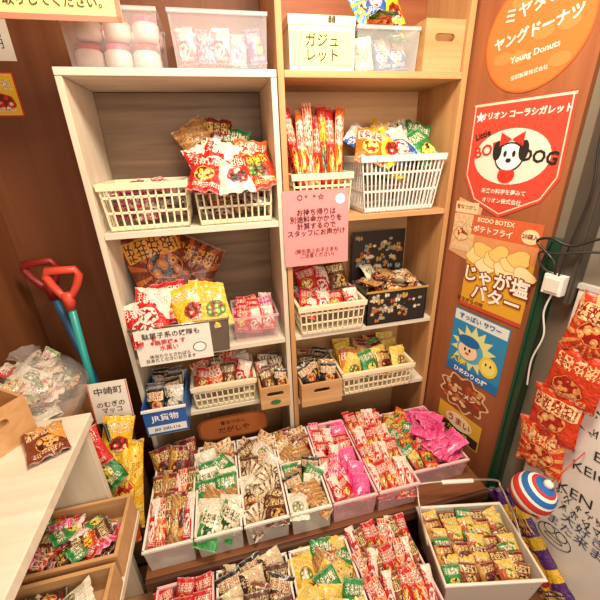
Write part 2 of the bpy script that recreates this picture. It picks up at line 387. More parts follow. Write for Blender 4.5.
boxobj('display_step',-.59,.335,-.80,-.45,0,.14,'wood_trim')
# ================================================================ TOP ROW
Zt=1.802
b=bin_(-.575,-.325,.03,.25,Zt,.145,'clear_storage_box','clear','f5f2f5',.95);mb=MB()
for i in range(3):
    for j in range(2):
        for l in range(2):
            M=Matrix.Translation((-.53+i*.078+.01*l,.085+j*.09,Zt+.006+l*.068))
            mb.lathe([(0,0),(.03,0),(.037,.012),(.037,.04),(.03,.048)],M,lambda i_,k:('f6dcd6','e88a8a','f6dcd6')[k//5%3],'plastic')
            mb.lathe([(.032,.046),(.032,.060),(.0,.062)],M,('d23a40','e85a7a')[(i+l)%2],'plastic')
child(mb,b,'candy_jars')
b=bin_(-.295,-.015,.03,.25,Zt,.145,'clear_storage_box','clear','f3eef5',.95);mb=MB()
shingle(mb,-.28,-.03,.05,.22,Zt+.065,5,3,.055,.10,.02,[D['pinkh'],D['pink'],D['purple'],D['redw'],D['snow'],D['pinkh']],1.25,nt=1);child(mb,b)
mb=MB();mb.box(.05,.262,.03,.23,Zt,Zt+.12,'f5ecd2','plastic')
mb.box(.048,.264,.028,.232,Zt+.12,Zt+.145,'efe3c4','plastic')
F=FR(.155,.029,Zt+.06);mb.rect(-.1,.1,-.045,.045,.001,'f6efa8',F);mb.text('ガジュ\nレット',.038,F,0,0,.002,'463a2a',.0003)
F=FR(.155,.027,Zt+.13);mb.text('88',.024,F,.03,.004,.002,'463a2a',.0003);mb.build('lidded_snack_box',bevel=.004)
b=bin_(.272,.49,.03,.24,Zt,.125,'clear_storage_box','clear','eef4f6',.95);mb=MB()
shingle(mb,.285,.48,.05,.2,Zt+.06,3,2,.065,.1,.02,[D['blue'],D['yellow'],D['snow']],1.2,nt=1)
pile(mb,.29,.48,.05,.21,Zt+.12,Zt+.17,9,.08,.11,.02,[D['sky'],D['yellow'],D['blue'],D['green'],D['orange']],.9,yaw=.6)
for x,z,ro,d in ((.32,.2,.3,'sky'),(.37,.22,-.2,'blue'),(.42,.2,.15,'yellow')): pack(mb,PK(x,.12,Zt+z,1.1,0,ro),.08,.13,.03,D[d],10,12)
child(mb,b)
wood_box(.498,.643,.012,.2,Zt,.145)
# hanging card sign top left
mb=MB();F=FR(-.60,-.06,1.985);mb.rect(-.2,.2,-.1,.1,0,'f4eba0',F);mb.rect(-.2,.2,-.1,-.088,.001,'f08c78',F);mb.rect(.188,.2,-.1,.1,.001,'f08c78',F)
mb.text('お菓子の箱は\n1つずつお取りしてください。',.026,F,.0,-.05,.002,'4a4030',.0002)
mb.box(-.8,-.4,-.058,-.056,1.885,2.085,'f4eba0','matte')
for x in (-.76,-.44): mb.tube([(x,-.057,2.08),(x,-.057,2.549)],.0012,'dddddd')
mb.build('hanging_card_sign')
# ================================================================ SHELF A
Za=1.347
b=basket(-.582,-.312,.015,.235,Za,.15);mb=MB()
pile(mb,-.57,-.32,.03,.22,Za+.03,Za+.135,56,.055,.08,.022,[D['pink'],D['snow'],D['pinkh'],D['redw'],D['pink']],.5);child(mb,b)
b=basket(-.296,-.03,.015,.235,Za,.15);mb=MB()
pile(mb,-.28,-.04,.03,.22,Za+.03,Za+.1,16,.08,.1,.025,[D['white'],D['beige'],D['yellow'],D['redw']],.5)
for x,y,z,th,ro,d in ((-.26,.17,.26,1.25,.55,'kraft'),(-.20,.18,.27,1.2,-.1,'gold'),(-.15,.17,.24,1.2,-.3,'green'),(-.24,.1,.19,1.0,.35,'redw'),(-.14,.12,.19,.9,.1,'red'),(-.2,.06,.2,1.0,-.35,'redw'),(-.09,.11,.2,1.0,-.15,'orange'),(-.07,.05,.165,.8,.25,'mix'),(-.16,.02,.16,.8,.1,'white'),(-.24,.03,.165,.8,-.2,'red')):
    pack(mb,PK(x,y,Za+z,th,0,ro),.12,.155,.04,D[d],12,14)
child(mb,b)
b=basket(.04,.262,.015,.235,Za,.15);mb=MB()
for i in range(21):
    x=.068+(i%7)*.027;y=.05+(i//7)*.055
    pack(mb,PK(x,y+.03,Za+.19+rnd.uniform(-.03,.03),1.35+rnd.uniform(-.05,.1),0,-(x-.15)*1.2+rnd.uniform(-.08,.08)),.034,.34,.028,D[('red','orange','cola','red','mix')[(i+i//7)%5]],5,16)
child(mb,b)
b=basket(.288,.622,.0,.235,Za,.20,'f9f7f2',slot=.018,k=.86);mb=MB()
pile(mb,.31,.60,.02,.22,Za+.12,Za+.19,22,.1,.13,.03,[D['green'],D['yellow'],D['blue'],D['sky'],D['orange']],.6)
for x,y,z,ro,d in ((.35,.12,.25,.9,'blue'),(.42,.14,.26,-.5,'yellow'),(.50,.14,.26,.2,'greenw'),(.57,.13,.255,-.4,'green'),(.46,.06,.23,.3,'blue'),(.34,.05,.23,-.3,'orange'),(.40,.05,.225,.5,'yellow'),(.55,.06,.22,.5,'green')):
    pack(mb,PK(x,y,Za+z,.9,0,ro),.11,.15,.035,D[d],11,13)
child(mb,b)
# pink notice
mb=MB();F=FR(.118,-.008,1.31,.02);mb.box(-.122,.122,-.135,.135,-.001,0,'f49a9c','matte',M=F)
mb.text('○ *   * ☆',.024,F,-.02,.11,.002,'5b2430',.0002)
mb.text('お持ち帰りは\n別途料金かかりを\n計算するので\nスタッフにお声がけ',.0245,F,-.0,.022,.002,'4c1d28',.0003)
mb.text('(衛生面上お子さまも\nご注意ください)',.018,F,-.0,-.09,.002,'4c1d28',.0001)
mb.ell(.09,.1,.018,.018,.0015,'ffffff',F);mb.build('pink_notice')
# ================================================================ SHELF B left
Zb=.872
mb=MB();x0,x1,y0,y1=-.583,-.235,-.03,.2;c='b9b3aa'
for a in ((x0,x1,y0,y0+.003),(x0,x1,y1-.003,y1),(x0,x0+.003,y0,y1),(x1-.003,x1,y0,y1)): mb.box(*a,Zb,Zb+.135,c,'metal')
mb.box(x0,x1,y0,y1,Zb,Zb+.003,c,'metal');mb.taper(0,(x0+x1)/2,(y0+y1)/2,Zb,Zb+.135,.95)
mb.tube([(x0,y0,Zb+.135),(x1,y0,Zb+.135),(x1,y1,Zb+.135),(x0,y1,Zb+.135)],.005,'d8d2c8','metal',True)
b=mb.build('tin_tray');mb=MB()
pile(mb,-.56,-.25,-.01,.18,Zb+.05,Zb+.11,14,.1,.14,.03,[D['red'],D['yellow'],D['orange']],.5)
pack(mb,PK(-.47,.17,Zb+.31,1.25,.1,.25),.23,.30,.05,design('7d3018','c9682a','3d1a0c',3,31,'e8a040'),16,18)
pack(mb,PK(-.36,.18,Zb+.27,1.2,0,-.5),.2,.26,.05,design('6d2a14','b8582a','3d1a0c',3,32,'e8a040'),14,16)
for x,y,z,ro,d in ((-.5,.02,.185,-.15,'redw'),(-.44,.06,.19,.1,'red'),(-.37,.03,.18,.3,'yellow'),(-.32,.05,.18,-.2,'yellow'),(-.29,.02,.165,.15,'yellow2'),(-.53,.0,.15,.3,'redw')):
    pack(mb,PK(x,y,Zb+z,.95,0,ro),.13,.165,.04,D[d],12,14)
child(mb,b)
mb=MB();F=FR(-.435,-.052,Zb+.068,.03,-.0);mb.box(-.13,.13,-.07,.07,-.001,0,'f6f1e8','matte',M=F)
mb.text('駄菓子系の奴隊も',.025,F,-.005,.045,.002,'40342c',.0003);mb.text('※無菌機※ す\n水菓い',.022,F,-.02,.005,.002,'d23a3a',.0004);mb.text('体当たりとさればら\n日あたくださいおります',.016,F,-.02,-.045,.002,'40342c',.0002)
mb.ell(.085,-.02,.024,.02,.0015,'2e2a28',F);mb.ell(.085,-.02,.021,.017,.002,'ffffff',F);mb.build('price_card')
b=bin_(-.218,-.04,.01,.2,Zb,.11,mat='clear',col='ffd8dc');mb=MB()
shingle(mb,-.205,-.05,.03,.17,Zb+.09,3,4,.055,.1,.022,[D['redw'],D['red'],D['pinkh'],D['white']],1.0,nt=1,zr=-.02);child(mb,b)
# ================================================================ SHELF B right
b=basket(.04,.325,-.012,.2,Zb,.13);mb=MB()
shingle(mb,.055,.31,.02,.18,Zb+.13,4,5,.065,.1,.022,[D['redw'],D['gold'],D['red'],D['brown']],.9,nt=1,jit=.25,zr=-.02)
for x,z,ro in ((.11,.19,.2),(.18,.18,-.2),(.24,.2,.1)): pack(mb,PK(x,.12,Zb+z,1.0,0,ro),.09,.13,.03,D[('red','redw','brown')[int(x*9)%3]],10,12)
child(mb,b)
mb=MB();x0,x1,y0,y1=.335,.61,.0,.2
for a in ((x0,x1,y0,y0+.004),(x0,x1,y1-.004,y1),(x0,x0+.004,y0,y1),(x1-.004,x1,y0,y1)): mb.box(*a,Zb,Zb+.155,'2a2322','plastic')
mb.box(x0,x1,y0,y1,Zb,Zb+.004,'2a2322','plastic')
mb.box(x0+.01,x1-.01,y1+.002,y1+.008,Zb+.15,Zb+.36,'2a2322','plastic')
cl=['c9984a','b85a3a','e3d9c0','c8773a','8aa0a0','d9c090','a8a090']
def dots(F,w,h,n):
    for k in range(n):
        x,y=rnd.uniform(-w,w),rnd.uniform(-h,h);r_=rnd.uniform(.006,.015);c_=rnd.choice(cl)
        if k%3==0: mb.star(x,y,r_*.5,r_,5,.001+k*.00002,c_,F)
        elif k%3==1: mb.ell(x,y,r_,r_*.7,.001+k*.00002,c_,F,8,rnd.random())
        else: mb.ell(x-r_*.5,y,r_*.5,r_,.001+k*.00002,c_,F,6);mb.ell(x+r_*.5,y,r_*.5,r_*.8,.001+k*.00002,c_,F,6)
dots(FR((x0+x1)/2,y0,Zb+.078),.12,.06,44);dots(FR((x0+x1)/2,y1+.002,Zb+.26),.11,.08,60)
mb.box(x0-.004,x1+.004,y0-.004,y0,Zb+.148,Zb+.156,'c99b45','plastic')
b=mb.build('patterned_gift_box');mb=MB()
pile(mb,x0+.01,x1-.01,y0+.01,y1-.02,Zb+.08,Zb+.19,44,.065,.09,.022,[D['beige'],D['kraft'],D['gold'],D['snow']],.7);child(mb,b)
# ================================================================ SHELF C
Zc=.587
mb=MB();x0,x1,y0,y1=-.588,-.435,-.10,.13
mb.box(x0,x1,y0,y0+.004,Zc,Zc+.115,'2b62b4','plastic');mb.box(x0,x1,y1-.004,y1,Zc,Zc+.13,'e9eef2','plastic');mb.box(x0,x0+.004,y0+.004,y1-.004,Zc,Zc+.13,'2b62b4','plastic');mb.box(x1-.004,x1,y0+.004,y1-.004,Zc,Zc+.13,'2b62b4','plastic');mb.box(x0,x1,y0,y1,Zc-.001,Zc+.003,'e9eef2','plastic')
mb.box(x0-.003,x1+.003,y0-.004,y0+.006,Zc+.112,Zc+.12,'f2f4f5','plastic')
F=FR((x0+x1)/2,y0,Zc+.056);mb.rect(-.07,.07,-.045,-.012,.001,'eef2f5',F);mb.text('JR貨物',.034,F,0,.022,.0015,'ffffff',.0005);mb.text('JRF 20D-116',.018,F,0,-.03,.002,'1c3f86',.0003)
b=mb.build('blue_container_box');b_=MB();shingle(b_,x0+.015,x1-.015,y0+.03,y1-.02,Zc+.11,2,5,.07,.12,.02,[D['black'],design('26242a','5a5a66','888888',1,43,'a8a29a'),design('1f1c20','c8c2ba','888888',1,40)],.95,nt=1);child(b_,b)
b=basket(-.418,-.155,.0,.2,Zc,.115);mb=MB()
shingle(mb,-.4,-.17,.02,.18,Zc+.12,4,4,.065,.11,.022,[D['red'],D['redw'],D['brown'],D['cola']],.85,nt=1,jit=.3);child(mb,b)
b=wood_box(-.147,-.024,-.07,.15,Zc,.105,'wooden_box');mb=MB()
shingle(mb,-.137,-.034,-.03,.13,Zc+.1,2,5,.055,.1,.018,[D['black'],D['brown'],D['redw'],D['choc']],.95,nt=1);
F=FR(-.086,-.071,Zc+.03);mb.ell(0,0,.022,.012,.001,'3a7a44',F);child(mb,b)
Zd=.542
b=wood_box(.03,.212,-.05,.17,Zd,.115);mb=MB()
shingle(mb,.045,.2,-.01,.15,Zd+.115,2,6,.075,.11,.018,[D['black'],D['brown'],D['gold'],D['kraft']],.9,nt=1,jit=.25);child(mb,b)
b=basket(.222,.57,-.03,.19,Zd,.12);mb=MB()
shingle(mb,.24,.555,.0,.17,Zd+.12,4,6,.085,.12,.026,[D['yellow'],D['gold'],D['yellow2'],D['orange'],D['green']],.8,nt=1,jit=.35);child(mb,b)
# oval wooden sign under C
mb=MB();F=FR(-.27,-.012,.488,.0)
def sq(a,w,h): return (w*math.copysign(abs(math.cos(a))**.5,math.cos(a)),h*math.copysign(abs(math.sin(a))**.5,math.sin(a)))
mb.poly([sq(i*math.pi/20,.15,.062) for i in range(40)],.006,'7a3e1e',F)
mb.poly([sq(i*math.pi/20,.14,.053) for i in range(40)],.007,'a35a2c',F)
mb.box(-.13,.13,-.045,.045,-.004,.0055,'7a4022','matte',M=F);mb.text('昔なつかし',.022,F,0,.024,.008,'4a1c0c',.0004);mb.text('だがしや',.034,F,0,-.015,.008,'3d160a',.0004)
mb.tube([(-.37,-.008,.54),(-.37,-.008,.566)],.002,'5a3a20');mb.tube([(-.17,-.008,.54),(-.17,-.008,.566)],.002,'5a3a20');mb.build('wooden_shop_sign')
# ================================================================ BENCH BINS
Z0=.291
def bench_bin(x0,x1,y0=-.42,y1=-.03,h=.12,col='f6f0e8'): return bin_(x0+.003,x1-.003,y0,y1,Z0,h,col=col)
b=bench_bin(-.595,-.435,-.42,-.04);mb=MB()
for i in range(36):
    pack(mb,PK(-.573+(i%6)*.0235,-.32+(i//12)*.10+rnd.uniform(-.01,.02),Z0+.085+(i%12//6)*.022,.3+rnd.uniform(0,.15),rnd.uniform(-.15,.15),0),.036,.16,.022,(D['gold'],D['ramen'],D['redw'],D['kraft'],D['cola'])[(i*7)%5],5,12)
for x,y,z,r_ in ((-.56,-.09,.13,.2),(-.5,-.11,.14,-.2),(-.47,-.07,.13,.1)): pack(mb,PK(x,y,Z0+z,.9,0,r_),.085,.14,.035,D['gold'],8,10)
child(mb,b)
b=bench_bin(-.432,-.272);mb=MB();shingle(mb,-.42,-.285,-.4,-.06,Z0+.1,2,8,.085,.12,.026,[D['beige'],D['snow'],D['green'],D['greenw'],D['green'],D['kraft'],D['snow'],D['greenw']],.6,jit=.35,zr=-.01);child(mb,b)
b=bench_bin(-.269,-.11);mb=MB();shingle(mb,-.26,-.12,-.4,-.05,Z0+.1,2,9,.085,.11,.026,[D['choc'],D['brown'],D['beige'],D['choc'],D['brown'],D['snow']],.55,jit=.45,nt=1,zr=-.01);child(mb,b)
b=bench_bin(-.107,.045,-.42,-.215);mb=MB();shingle(mb,-.095,.035,-.4,-.23,Z0+.1,2,5,.072,.1,.022,[D['green'],D['black'],D['snow'],D['kraft']],.55,nt=1,jit=.35);child(mb,b)
b=bench_bin(-.107,.045,-.208,-.03);mb=MB();shingle(mb,-.095,.035,-.19,-.05,Z0+.1,2,5,.075,.1,.022,[D['beige'],D['kraft'],D['gold']],.55,nt=1,jit=.35);child(mb,b)
PB='f8c8cc'
b=bench_bin(.048,.222,-.42,-.03,col=PB);mb=MB();shingle(mb,.055,.14,-.38,-.05,Z0+.105,2,9,.046,.09,.02,[D['redw'],D['red'],D['pinkh'],D['red']],.5,nt=1,jit=.2)
hp=design('e83c88','f060a0','c01060',1,50,'f570aa')
shingle(mb,.145,.215,-.38,-.05,Z0+.1,1,8,.07,.1,.018,[hp,D['red'],hp],.5,nt=1,jit=.2);child(mb,b)
b=bench_bin(.225,.395,-.42,-.03,col=PB);mb=MB()
for i in range(48):
    pack(mb,PK(.243+(i%6)*.0265,-.36+(i//12)*.09+rnd.uniform(-.01,.01),Z0+.085+(i//12)*.007+(i%12//6)*.022,.35+rnd.uniform(-.05,.15),rnd.uniform(-.2,.2),0),.035,.13,.022,(D['redw'],D['red'],D['cola'],D['redw'],D['red'])[(i*3)%5],5,12)
child(mb,b)
b=bench_bin(.398,.655,-.36,-.03,.10,col=PB);mb=MB();shingle(mb,.41,.53,-.34,-.05,Z0+.095,2,7,.06,.085,.02,[D['green'],D['mix'],D['ramen2'],D['red']],.5,nt=1,jit=.4)
hp2=design('e63c82','f060a0','c01060',1,51,'f060a0')
pile(mb,.50,.65,-.34,-.05,Z0+.07,Z0+.14,26,.10,.13,.03,[hp2,hp2,hp,D['redw']],.5);child(mb,b)
# ================================================================ LOWER STEP BINS
def sbin(x0,x1,y0=-.74,y1=-.455,h=.13,col='f6f0e8'): return bin_(x0+.003,x1-.003,y0,y1,.141,h,col=col)
b=sbin(-.57,-.385,col=PB);mb=MB();shingle(mb,-.56,-.395,-.72,-.47,.25,3,5,.06,.1,.02,[design('d84a6a','e87088','b81e44',2,60,'f090a4'),D['red'],D['red']],.5,jit=.15,nt=1);child(mb,b)
b=sbin(-.38,-.135);mb=MB();shingle(mb,-.37,-.145,-.72,-.47,.25,3,7,.085,.11,.024,[design('3f2216','d8c8a0','a8241c',1,61,'e0cfa8'),D['black'],D['brown'],D['ramen']],.55,nt=1,jit=.2);child(mb,b)
b=sbin(-.13,.085);mb=MB();shingle(mb,-.12,.075,-.72,-.47,.25,3,7,.08,.11,.024,[D['yellow2'],D['green'],D['kraft'],D['ramen2'],D['yellow']],.6,nt=1,jit=.45);child(mb,b)
b=sbin(.09,.315,col=PB);mb=MB()
for i in range(48):
    pack(mb,PK(.11+(i%8)*.027,-.66+(i//16)*.08+rnd.uniform(-.01,.01),.235+(i//16)*.008+(i%16//8)*.018,.45+rnd.uniform(-.05,.15),rnd.uniform(-.35,.35),0),.036,.13,.024,(D['redw'],D['red'],D['cola'],D['ramen'],D['red'])[(i*3)%5],5,12)
child(mb,b)
# handled tray
M=Matrix.Translation((.503,-.605,.0))@Matrix.Rotation(-.2,4,'Z')
mb=MB();zt=.172;h=.14;X=.158;Yd=.128
mb.box(-X,X,-Yd,-Yd+.004,zt,zt+h,'dcd2c4');mb.box(-X,X,Yd-.004,Yd,zt,zt+h,'dcd2c4');mb.box(-X,-X+.004,-Yd,Yd,zt,zt+h,'dcd2c4');mb.box(X-.004,X,-Yd,Yd,zt,zt+h,'dcd2c4');mb.box(-X,X,-Yd,Yd,zt,zt+.004,'dcd2c4')
mb.taper(0,0,0,zt,zt+h,.9)
mb.tube([(-X,-Yd,zt+h),(X,-Yd,zt+h),(X,Yd,zt+h),(-X,Yd,zt+h)],.007,'efe7da','plastic',True)
mb.curve([(-X-.006,0,zt+h-.01),(-X-.008,.06,zt+h+.03),(-X+.0,.14,zt+h+.07),(-X+.03,.165,zt+h+.085),(X-.03,.165,zt+h+.085),(X,.14,zt+h+.07),(X+.008,.06,zt+h+.03),(X+.006,0,zt+h-.01)],.004,'cfcac2','metal')
mb.tube([(-.06,.165,zt+h+.085),(.06,.165,zt+h+.085)],.008,'f0ece4','plastic')
mb.v=[tuple(M@Vector(p)) for p in mb.v];b=mb.build('handled_tray',bevel=.001)
mb=MB();shingle(mb,-.14,.14,-.11,.10,zt+.12,5,7,.06,.065,.02,[D['ramen'],D['ramen2'],D['ramen'],design('9a5428','d8402a','3a7a34',0,71),D['gold'],D['green'],D['ramen2']],.5,nt=1,jit=.15)
mb.v=[tuple(M@Vector(p)) for p in mb.v];child(mb,b)
mb=MB();mb.box(.37,.66,-.72,-.50,0,.17,mat='wood_trim');mb.build('wooden_stand')
# ================================================================ RIGHT WALL POSTERS
def poster(name,fn):
    mb=MB();fn(mb,W0);mb.build(name)
def p1(mb,M):
    mb.ell(.205,1.862,.155,.15,.002,'e36a30',M,48);mb.ell(.205,1.862,.15,.145,.0025,'ea7a3c',M,48)
    for k in range(7): mb.ell(.205+.09*math.cos(k),1.862+.09*math.sin(k*1.9),.03,.018,.003+k*.00005,'ee8a4c',M,16)
    mb.text('ミヤタの',.043,M,.185,1.925,.004,'fff2e0',.0008,rot=.12);mb.text('ヤングドーナツ',.036,M,.205,1.865,.004,'fff2e0',.0012,rot=.12);mb.text('Young Donuts',.024,M,.215,1.81,.004,'fff2e0',.0004,rot=.12);mb.text('宮田製菓株式会社',.014,M,.21,1.76,.004,'fff2e0',.0001,rot=.12)
poster('round_donut_poster',p1)
def p2(mb,M):
    mb.poly([(.035,1.70),(.36,1.70),(.37,1.47),(.33,1.40),(.20,1.335),(.09,1.38),(.04,1.46)],.002,'d34a38',M)
    mb.poly([(.04,1.695),(.36,1.695),(.36,1.688),(.04,1.688)],.0025,'f3d9c0',M)
    mb.stroke([(.045,1.69),(.048,1.47),(.095,1.39),(.2,1.348),(.325,1.408),(.36,1.475),(.352,1.69)],.004,.0026,'f3d9c0',M)
    mb.star(.068,1.655,.008,.018,5,.003,'ffffff',M)
    mb.text('オリオン コーラシガレット',.0235,M,.215,1.655,.003,'fff4e6',.0008)
    mb.ell(.2,1.53,.13,.085,.003,'f0e4d4',M,32);mb.text('BOB',.05,M,.115,1.55,.004,'d23a2a',.0015,rot=.2);mb.text('DOG',.05,M,.295,1.53,.004,'2a2422',.0015,rot=-.1);mb.text('Little',.028,M,.09,1.60,.004,'2a2422',.0005,rot=.3)
    mb.ell(.2,1.53,.05,.045,.0045,'2a2422',M);mb.ell(.2,1.53,.045,.04,.005,'ffffff',M);mb.ell(.155,1.55,.016,.03,.0052,'2a2422',M,a0=.3);mb.ell(.245,1.55,.016,.03,.0052,'2a2422',M)
    mb.ell(.2,1.475,.03,.025,.0048,'d9382c',M)
    mb.poly([(.2,1.583),(.16,1.605),(.16,1.562)],.0055,'d9382c',M);mb.poly([(.2,1.583),(.24,1.562),(.24,1.605)],.0055,'d9382c',M)
    mb.ell(.185,1.54,.006,.01,.0056,'2a2422',M,10);mb.ell(.215,1.54,.006,.01,.0056,'2a2422',M,10);mb.ell(.2,1.52,.01,.007,.0056,'2a2422',M,10)
    mb.text('未来の科学を夢みて',.018,M,.2,1.42,.004,'fff4e6',.0003);mb.text('オリオン株式会社',.018,M,.2,1.39,.004,'fff4e6',.0003)
poster('cigarette_candy_poster',p2)
def p3(mb,M):
    mb.poly([(.012,1.18),(.115,1.155),(.135,1.36),(.03,1.39)],.0015,'dca77a',M);mb.art(.02,.12,1.19,1.33,.0025,design('e3b98a','e8c890','9a3a22',3,33,'f0dab0'),M);mb.rect(.02,.12,1.335,1.375,.003,'ecd2a6',M);mb.text('昔なつかし',.018,M,.07,1.356,.004,'9a3a22',.0002)
poster('vertical_snack_poster',p3)
def chip(mb,M,x,y,r,z,c):
    a0=rnd.uniform(0,6);P=[(x+r*(1+.18*math.sin(3*a+a0))*math.cos(a),y+r*.75*(1+.15*math.cos(2*a+a0))*math.sin(a)) for a in [i*math.pi/9 for i in range(18)]]
    mb.poly([(x+(p[0]-x)*1.08,y+(p[1]-y)*1.08) for p in P],z,'c98a3a',M);mb.poly(P,z+.0002,c,M)
def p4(mb,M):
    mb.rect(.105,.36,.975,1.335,.002,'e4ac36',M);mb.rect(.105,.36,1.20,1.335,.0024,'e09562',M);mb.rect(.105,.36,1.262,1.335,.0028,'d4653a',M)
    mb.text('BODO BOTEX',.022,M,.195,1.318,.004,'fff0d0',.0004);mb.text('ポテトフライ',.026,M,.19,1.283,.004,'fff7e0',.0006);mb.ell(.325,1.29,.03,.024,.003,'f4dfb0',M);mb.text('20袋入',.018,M,.325,1.29,.004,'8a2a18',.0003)
    for i in range(9): chip(mb,M,.14+.024*i,1.185+.03*math.sin(i*2.1),.038,.0030+i*.0003,('f6df98','f2cf78','fae9b4')[i%3])
    mb.text('じゃが塩',.066,M,.232,1.11,.0062,'8a2f14',.006);mb.text('じゃが塩',.066,M,.232,1.11,.0068,'fffaf0',.0018)
    mb.text('バター',.066,M,.25,1.045,.0062,'8a2f14',.006);mb.text('バター',.066,M,.25,1.045,.0068,'fffaf0',.0018)
    mb.rect(.105,.36,.975,.99,.003,'c9503a',M);mb.text('昔ながらの味',.02,M,.15,1.0,.004,'7a2a14',.0004)
poster('potato_snack_poster',p4)
def p5(mb,M):
    mb.rect(.09,.335,.66,.955,.002,'3490c8',M);mb.rect(.095,.33,.905,.95,.0025,'e9f2ee',M);mb.text('すっぱい サワー',.026,M,.21,.928,.004,'2a66b8',.0006)
    mb.star(.2,.8,.07,.105,14,.003,'e8eca0',M);mb.ell(.19,.79,.062,.057,.0035,'5ab4dd',M);mb.ell(.18,.785,.045,.04,.004,'ffe0bc',M);mb.ell(.168,.79,.005,.009,.0045,'222222',M,8);mb.ell(.19,.79,.005,.009,.0045,'222222',M,8);mb.ell(.18,.772,.01,.005,.0045,'c83a2a',M,8)
    mb.ell(.18,.83,.05,.025,.0046,'1f6fb8',M);mb.ell(.28,.76,.04,.045,.004,'f5d83c',M);mb.ell(.28,.76,.03,.034,.0045,'f9ec80',M);mb.ell(.27,.77,.004,.007,.005,'222222',M,8);mb.ell(.29,.77,.004,.007,.005,'222222',M,8)
    mb.rect(.09,.335,.66,.70,.003,'2277c0',M)
    mb.text('人気!',.032,M,.145,.725,.005,'f5e13c',.001);mb.text('ひめわりの種',.027,M,.21,.68,.005,'ffffff',.0008)
poster('blue_snack_poster',p5)
def p6(mb,M):
    mb.poly([(.195+(.115+.012*math.cos(9*a))*math.cos(a),.57+(.085+.01*math.cos(9*a))*math.sin(a)) for a in [i*math.pi/45 for i in range(90)]],.002,'e9c89a',M)
    mb.poly([(.195+(.105+.012*math.cos(9*a))*math.cos(a),.57+(.077+.01*math.cos(9*a))*math.sin(a)) for a in [i*math.pi/45 for i in range(90)]],.0022,'8a4a2c',M)
    for i in range(50):
        x,y=.195+rnd.uniform(-.085,.085),.57+rnd.uniform(-.055,.055);mb.ell(x,y,.012,.009,.0025+i*.00004,rnd.choice(['d9a870','ecd2a0','b9783f','c04a30','8a4a2a']),M,9,rnd.random())
    mb.text('ラーメン',.03,M,.2,.57,.005,'fff0d0',.001)
poster('cloud_shaped_poster',p6)
def p7(mb,M):
    mb.rect(.085,.31,.335,.475,.002,'e5b53a',M);mb.rect(.09,.305,.34,.39,.0025,'3a2a20',M);mb.ell(.2,.42,.07,.04,.003,'f6e9c0',M);mb.text('うまい',.042,M,.2,.42,.004,'b8281e',.001);mb.text('カレー味',.028,M,.2,.365,.004,'f3d23c',.0006)
poster('yellow_snack_poster',p7)
# whiteboard with handwriting
mb=MB();mb.box(.495,1.6,0.02,1.17,-.019,-.004,mat='whiteboard',M=W0);mb.box(.49,1.6,1.17,1.185,-.019,.0,'cfcac4','plastic',M=W0)
def scrib(s0,z0,w,n,col='3a3a40'):
    x=s0
    for k in range(n):
        for q in range(3):
            pts=[(x+rnd.uniform(0,w),z0+rnd.uniform(-w,w)*.7) for _ in range(3)];mb.stroke(pts,.0025,-.003+k*.00005,col,W0)
        x+=w*1.25
for z in (1.10,1.05,1.0,.95,.9): scrib(.70,z,.03,6)
for z in (.80,.74,.44,.40): scrib(.60,z,.026,8)
mb.text('KEN',.055,W0,.66,.48,-.002,'2e2e34',0,rot=.1);mb.text('KEICHI',.05,W0,.70,.60,-.002,'2e2e34',0,rot=.15);mb.text('ESTI',.05,W0,.71,.67,-.002,'2e2e34',0,rot=.1)
mb.text('大好き!\nまた来ます',.045,W0,.72,.34,-.002,'3a4a80',0);mb.text('★ありがとう',.04,W0,.75,.86,-.002,'c8402a',0)
def loop(cx,cy,rx,ry,n=16): mb.stroke([(cx+rx*math.cos(i*2*math.pi/n),cy+ry*math.sin(i*2*math.pi/n)) for i in range(n+1)],.003,-.0028,'2e2e34',W0)
loop(.65,.25,.055,.04);loop(.63,.27,.018,.018);loop(.67,.27,.018,.018);loop(.65,.24,.03,.008)
mb.build('signed_whiteboard')
# hanging orange bags chain
mb=MB()
for k,(s_,z_) in enumerate(((.585,1.08),(.57,.91),(.55,.745),(.54,.60))):
    pack(mb,W0@Matrix.Translation((s_,z_,.03))@Matrix.Rotation(-.12+.08*k,4,'Z'),.15,.19,.045,design('e0421f','f7a860','a81c14',(3,0,0,3)[k],(83,86,83,89)[k],'ffd9a0') ,14,16)
mb.tube([W0@Vector((.585,1.17,.02)),W0@Vector((.59,1.24,-.018))],.002,'dddddd');mb.build('hanging_snack_bags')
# adapter + cables
mb=MB();mb.box(.42,.475,1.145,1.205,.022,.05,'f0eeea',M=W0);mb.box(.428,.467,1.155,1.195,.05,.056,'e2dfd8',M=W0)
w_=lambda ps:[W0@Vector(p) for p in ps]
mb.curve(w_(((.445,1.2,.04),(.43,1.25,.05),(.37,1.29,.04),(.41,1.31,.05),(.47,1.30,.05),(.53,1.33,.03),(.62,1.34,.01))),.004,'1c1b1b')
mb.curve(w_(((.44,1.2,.035),(.40,1.22,.04),(.385,1.26,.04),(.44,1.27,.05),(.52,1.29,.03),(.62,1.30,.01))),.0035,'2a2928')
mb.curve(w_(((.45,1.15,.04),(.44,1.08,.04),(.455,1.0,.035),(.44,.9,.035),(.445,.8,.03))),.0028,'e8e4dc')
mb.curve(w_(((.41,1.3,.035),(.395,1.2,.035),(.43,1.1,.03),(.432,.9,.03),(.428,.6,.03),(.436,.3,.03),(.43,.06,.03))),.0035,'1c1b1b')
mb.curve(w_(((.46,1.9,.03),(.455,1.6,.032),(.47,1.45,.03),(.46,1.3,.04),(.455,1.2,.045))),.003,'201f1f')
mb.build('power_adapter',bevel=.003)
